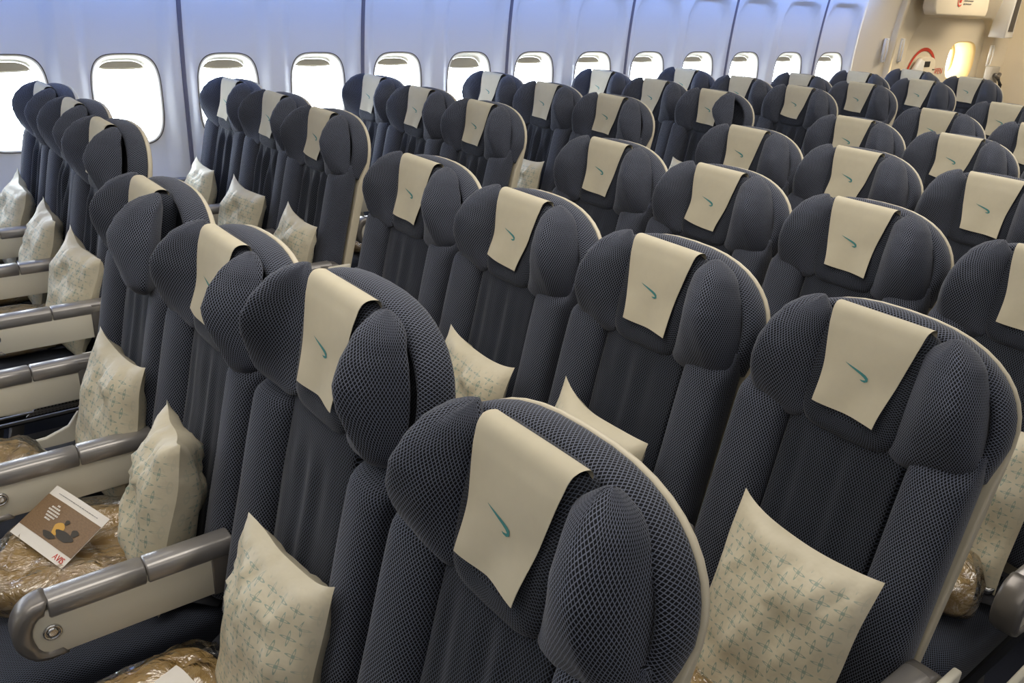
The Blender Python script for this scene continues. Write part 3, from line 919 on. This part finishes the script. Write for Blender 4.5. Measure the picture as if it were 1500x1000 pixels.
# door leaf with window well
door = empty('door_1', (0, 0, 0)); tag(door, kind='structure')
mb = MB(); YL = YF+.09
wc = (8.47, 1.19); wi = outl(64, .28, .19, 3.2)
outer = []
for a, b in wi:
    th = math.atan2(b, a); c, s_ = cos(th), sin(th); k = 1e9
    if c > 1e-6: k = min(k, (8.96-wc[0])/c)
    if c < -1e-6: k = min(k, (7.06-wc[0])/c)
    if s_ > 1e-6: k = min(k, (1.66-wc[1])/s_)
    if s_ < -1e-6: k = min(k, (0.0-wc[1])/s_)
    outer.append([k*c, k*s_])
for tgt in ((8.96-wc[0], 1.66-wc[1]), (7.06-wc[0], 1.66-wc[1]), (7.06-wc[0], -wc[1]), (8.96-wc[0], -wc[1])):
    i = min(range(64), key=lambda i: (outer[i][0]-tgt[0])**2+(outer[i][1]-tgt[1])**2); outer[i] = list(tgt)
def dy(z): return YL-.25*max(0, z-1.38)**2*3
rings = []
for f in (1, .7, .4, .15, .04, 0):
    rings.append([(wc[0]+a+(c-a)*f, dy(wc[1]+b+(d-b)*f), wc[1]+b+(d-b)*f) for (a, b), (c, d) in zip(wi, outer)])
mb.loft(rings, cap=False); mb.build('door_panel', M['cream'], door, recalc=False)
mb = MB(); mb.loft([[(wc[0]+a*k, YL+dd, wc[1]+b*k) for a, b in wi] for k, dd in ((1, 0), (.97, .004), (.93, .02), (.90, .10), (.88, .20))], cap=False)
mb.build('window_well', M['well'], door, recalc=False)
# back plate of the well with the small porthole
po = outl(64, .12, .15, 3.4); pc = (.11, -.10+.09)
rings = [[(wc[0]+a*.89, YL+.198, wc[1]+b*.89) for a, b in wi], [(wc[0]+pc[0]+a, YL+.198, wc[1]+pc[1]+b) for a, b in po], [(wc[0]+pc[0]+a*.96, YL+.24, wc[1]+pc[1]+b*.96) for a, b in po]]
mb = MB(); mb.loft(rings, cap=False); mb.build('porthole_surround', M['well'], door, recalc=False)
mb = MB(); mb.prism([(wc[0]+pc[0]+a*.97, wc[1]+pc[1]+b*.97) for a, b in po], YL+.236, YL+.240); mb.build('pane', M['glass'], door)
mb = MB(); mb.prism([(wc[0]+pc[0]+a*.95, wc[1]+pc[1]+b*.95) for a, b in po if b > .105], YL+.215, YL+.22); mb.build('porthole_shade', M['shade'], door)
# handle housing, red arc, placard
mb = MB()
hc = (7.71, 1.03)
def arcband(a0, a1, r0, r1):
    n = 18; base = []
    for k in range(n+1):
        a = a0+(a1-a0)*k/n
        base.append((mb.add((hc[0]+r0*cos(a)*.98, YL-.006, hc[1]+r0*sin(a))), mb.add((hc[0]+r1*cos(a)*.98, YL-.006, hc[1]+r1*sin(a)))))
    for p, q in zip(base, base[1:]): mb.face((p[0], q[0], q[1], p[1]))
arcband(math.radians(18), math.radians(175), .262, .292)
mb.box(hc[0]+.255, hc[0]+.285, YL-.008, YL-.004, .68, .98)
mb.build('arc_marking', M['red'], door, recalc=False)
text_mesh('OPEN', .075, M['red'], door, 'open_lettering', (hc[0]+.32, YL-.008, 1.08), (PI/2, 0, 0))
mb = MB(); mb.prism(outl(32, .19, .26, 4, hc[0]+.03, .98), YL-.035, YL+.01, bev=.01); mb.build('handle_housing', M['cream'], door)
mb = MB(); mb.prism([(7.47, .80), (7.47, 1.13), (7.55, 1.23), (7.63, 1.21), (7.63, .80)], YL-.075, YL-.02, bev=.02); mb.build('handle_cover', M['white'], door)
mb = MB(); mb.box(7.69, 7.79, YL-.040, YL-.036, 1.15, 1.20); mb.box(7.76, 7.83, YL-.040, YL-.036, .985, 1.055); mb.box(7.70, 7.74, YL-.040, YL-.036, 1.02, 1.03)
for k in range(4): mb.box(7.86, 7.86+.02*(k % 2+1), YL-.040, YL-.036, 1.0+.04*k, 1.008+.04*k)
mb.build('placard', M['black'], door, recalc=False)
# header above the door with exit instructions
t = empty('header_sign', (0, 0, 0)); tag(t, 'cream header box above the exit door with red symbol and small text', 'sign')
mb = MB(); mb.prism([(7.10, 1.615), (7.05, 1.67), (7.02, 2.03), (7.98, 2.03), (8.04, 1.67), (8.02, 1.615)], YF-.25, YF-.13, bev=.02); mb.build('header_panel', M['cream'], t)
mb = MB(); n = 24
for (r0, r1, a0, a1, cx, cz) in ((.030, .042, .3, 5.6, 7.46, 1.735),):
    base = []
    for k in range(n+1):
        a = a0+(a1-a0)*k/n; base.append((mb.add((cx+r0*cos(a), YF-.255, cz+r0*sin(a))), mb.add((cx+r1*cos(a), YF-.255, cz+r1*sin(a)))))
    for p, q in zip(base, base[1:]): mb.face((p[0], q[0], q[1], p[1]))
mb.box(7.45, 7.48, YF-.256, YF-.253, 1.725, 1.765); mb.build('exit_symbol', M['red'], t, recalc=False)
mb = MB()
for r_ in range(3):
    x = 7.53
    while x < 7.72-.02*r_:
        l = .012+.02*abs(sin(x*50+r_)); mb.box(x, x+l, YF-.256, YF-.253, 1.765-.026*r_, 1.775-.026*r_); x += l+.01
mb.build('printed_lines', M['ink'], t, recalc=False)
# assist handles
for (hx, hz, hy, lab) in ((6.80, 1.31, YF-.015, 'slim vertical white grab handle on the cream panel by the last window'), (7.04, 1.31, YF-.03, 'slim vertical white grab handle left of the exit door'), (8.82, 1.25, YF-.03, 'slim vertical white grab handle right of the exit door')):
    t = empty('grab_handle', (hx, hy-wcurve(hz), hz)); tag(t, lab, 'handle', 'door grab handles')
    mb = MB(); mb.prism([(-.03, -.10), (.03, -.10), (.03, .10), (-.03, .10)], -.006, .012, bev=.004); mb.build('base_plate', M['white'], t)
    mb = MB(); mb.prism([(-.014, -.08), (.014, -.08), (.014, .08), (-.014, .08)], -.010, -.004, bev=.001); mb.build('recess', M['cream'], t)
    mb = MB(); tube(mb, [(-.02, -.005, -.095), (-.02, -.025, -.085), (-.02, -.03, 0), (-.02, -.025, .085), (-.02, -.005, .095)], .006, 8); mb.build('bar', M['white'], t)
# aft bulkhead and vent box
mb = MB(); mb.box(9.14, 9.20, -3.75, 2.4, 0, 2.40); tag(mb.build('wall_back', M['cream'], recalc=False), kind='structure')
t = empty('vent_box', (8.78, YF-.10, 1.43)); tag(t, 'white corner housing with tall dark vent grille beside the exit door', 'vent')
mb = MB(); mb.prism([(-.10, 0), (.08, 0), (.08, .65), (-.03, .65)], -.08, .08, bev=.012); mb.build('housing', M['white'], t)
mb = MB(); mb.prism([(-.060, .06), (.035, .06), (.055, .60), (-.02, .60)], -.087, -.078); 
mb.build('grille', M['vent'], t)
t = empty('interphone', (8.86, YF-.07, .98)); tag(t, 'small grey crew interphone with black cord beside the exit door', 'handset')
mb = MB(); mb.prism([(-.10, -.10), (.08, -.10), (.08, .17), (-.10, .17)], -.04, .03, bev=.01); mb.build('cradle', M['shade'], t)
mb = MB(); tube(mb, [(.06, -.05, .06), (.075, -.08, 0), (.08, -.07, -.12), (.06, -.05, -.25)], .018, 8); mb.build('cord', M['black'], t)
mb = MB(); tube(mb, [(-.06, -.06, .10), (-.01, -.075, .07), (.05, -.06, .10)], .02, 8); mb.build('handset', M['grey'], t)
t = empty('fold_table', (9.0, 1.18, .93)); tag(t, 'small bronze folding frame low on the cream rear bulkhead', 'bracket')
mb = MB()
mb.box(-.02, .02, -.13, -.11, -.10, .03); mb.box(-.02, .02, .11, .13, -.10, .03); mb.box(-.03, .02, -.14, .14, .02, .035); mb.box(-.02, .02, -.12, .12, -.04, -.03)
mb.build('frame', M['bronze'], t, recalc=False)

# ------------------------------------------------------------------ floor, ceiling, far wall
mb = MB(); mb.box(-4.9, 9.16, -3.7, 2.4, -.05, 0); tag(mb.build('floor', M['carpet'], recalc=False), kind='structure')
mb = MB()
prof = [(2.40, 1.86), (1.98, 1.80), (1.62, 1.80), (1.50, 1.86), (1.44, 2.05), (1.30, 2.22), (.4, 2.36), (-1.9, 2.36), (-2.7, 2.22), (-2.9, 1.9), (-3.7, 1.86)]
mb.loft([[(x, y, z) for y, z in prof] for x in (-4.9, 6.56)], closed=False, cap=False)
for i in range(len(mb.flat)): mb.flat[i] = True
mb.loft([[(x, y, z) for y, z in ((2.40, 2.36), (-3.7, 2.36))] for x in (6.56, 9.16)], closed=False, cap=False)
mb.face([mb.add((6.56, y, z)) for y, z in prof[:6]+[(2.40, 2.30)]], flat=True)
mb.face([mb.add((6.56, y, z)) for y, z in ((1.30, 2.22), (.4, 2.36), (2.4, 2.36), (2.4, 2.30))], flat=True)
tag(mb.build('ceiling', M['ceil'], recalc=False), kind='structure')
mb = MB(); mb.box(-4.9, 9.16, -3.75, -3.7, 0, 2.4); tag(mb.build('wall_right', M['ceil'], recalc=False), kind='structure')
mb = MB(); mb.box(-4.95, -4.9, -3.7, 2.4, 0, 2.4); tag(mb.build('wall_front', M['cream'], recalc=False), kind='structure')

# ------------------------------------------------------------------ light
wd = bpy.data.worlds.new('world'); S.world = wd; wd.use_nodes = True
bg = wd.node_tree.nodes['Background']; bg.inputs['Color'].default_value = (.86, .93, 1, 1); bg.inputs['Strength'].default_value = 19.0
def area(name, loc, target, sx_, sy_, power, col, portal=False, spread=PI):
    l = bpy.data.lights.new(name, 'AREA'); l.shape = 'RECTANGLE'; l.size = sx_; l.size_y = sy_; l.energy = power; l.color = col
    o = bpy.data.objects.new(name, l); COL.objects.link(o); o.location = loc
    d = (Vector(target)-Vector(loc)).normalized(); o.rotation_euler = d.to_track_quat('-Z', 'Y').to_euler()
    if portal: l.cycles.is_portal = True
    else: l.spread = spread
    return o
for i in IW:
    xc = X0+i*PX
    area('window_portal', (xc, Yw(xc)+.13, ZC), (xc, 0, ZC), .30, .40, 1, (1, 1, 1), True)
area('door_portal', (wc[0]+pc[0], YL+.26, wc[1]+pc[1]), (wc[0]+pc[0], 0, 1.1), .22, .32, 1, (1, 1, 1), True)
# ceiling wash along both aisles and the middle
def ceil_light(x, y, z, L, W, p, col=(1, .94, .86)):
    l = bpy.data.lights.new('ceiling_light', 'AREA'); l.shape = 'RECTANGLE'; l.size = L; l.size_y = W; l.energy = p; l.color = col
    o = bpy.data.objects.new('ceiling_light', l); COL.objects.link(o); o.location = (x, y, z); return o
ceil_light(2.6, -.8, 2.33, 9, .8, 84)
ceil_light(2.0, .75, 2.26, 9, .35, 24)
ceil_light(2.0, -2.3, 2.26, 9, .5, 30)
ceil_light(7.9, .9, 2.30, 1.6, .8, 33, (1, .86, .66))
# blue mood light in the cove above the windows
for xa, xb in ((-3.0, -1.2), (-1.4, 1.2), (1.2, 3.9), (3.9, 6.5)):
    ya, yb = Yw(xa)-.22, Yw(xb)-.22
    l = bpy.data.lights.new('cove_light', 'AREA'); l.shape = 'RECTANGLE'; l.size = xb-xa; l.size_y = .05; l.energy = 7.5; l.color = (.20, .38, 1)
    o = bpy.data.objects.new('cove_light', l); COL.objects.link(o); o.location = ((xa+xb)/2, (ya+yb)/2, 1.785)
    o.rotation_euler = (math.radians(25), 0, math.atan2(yb-ya, xb-xa))
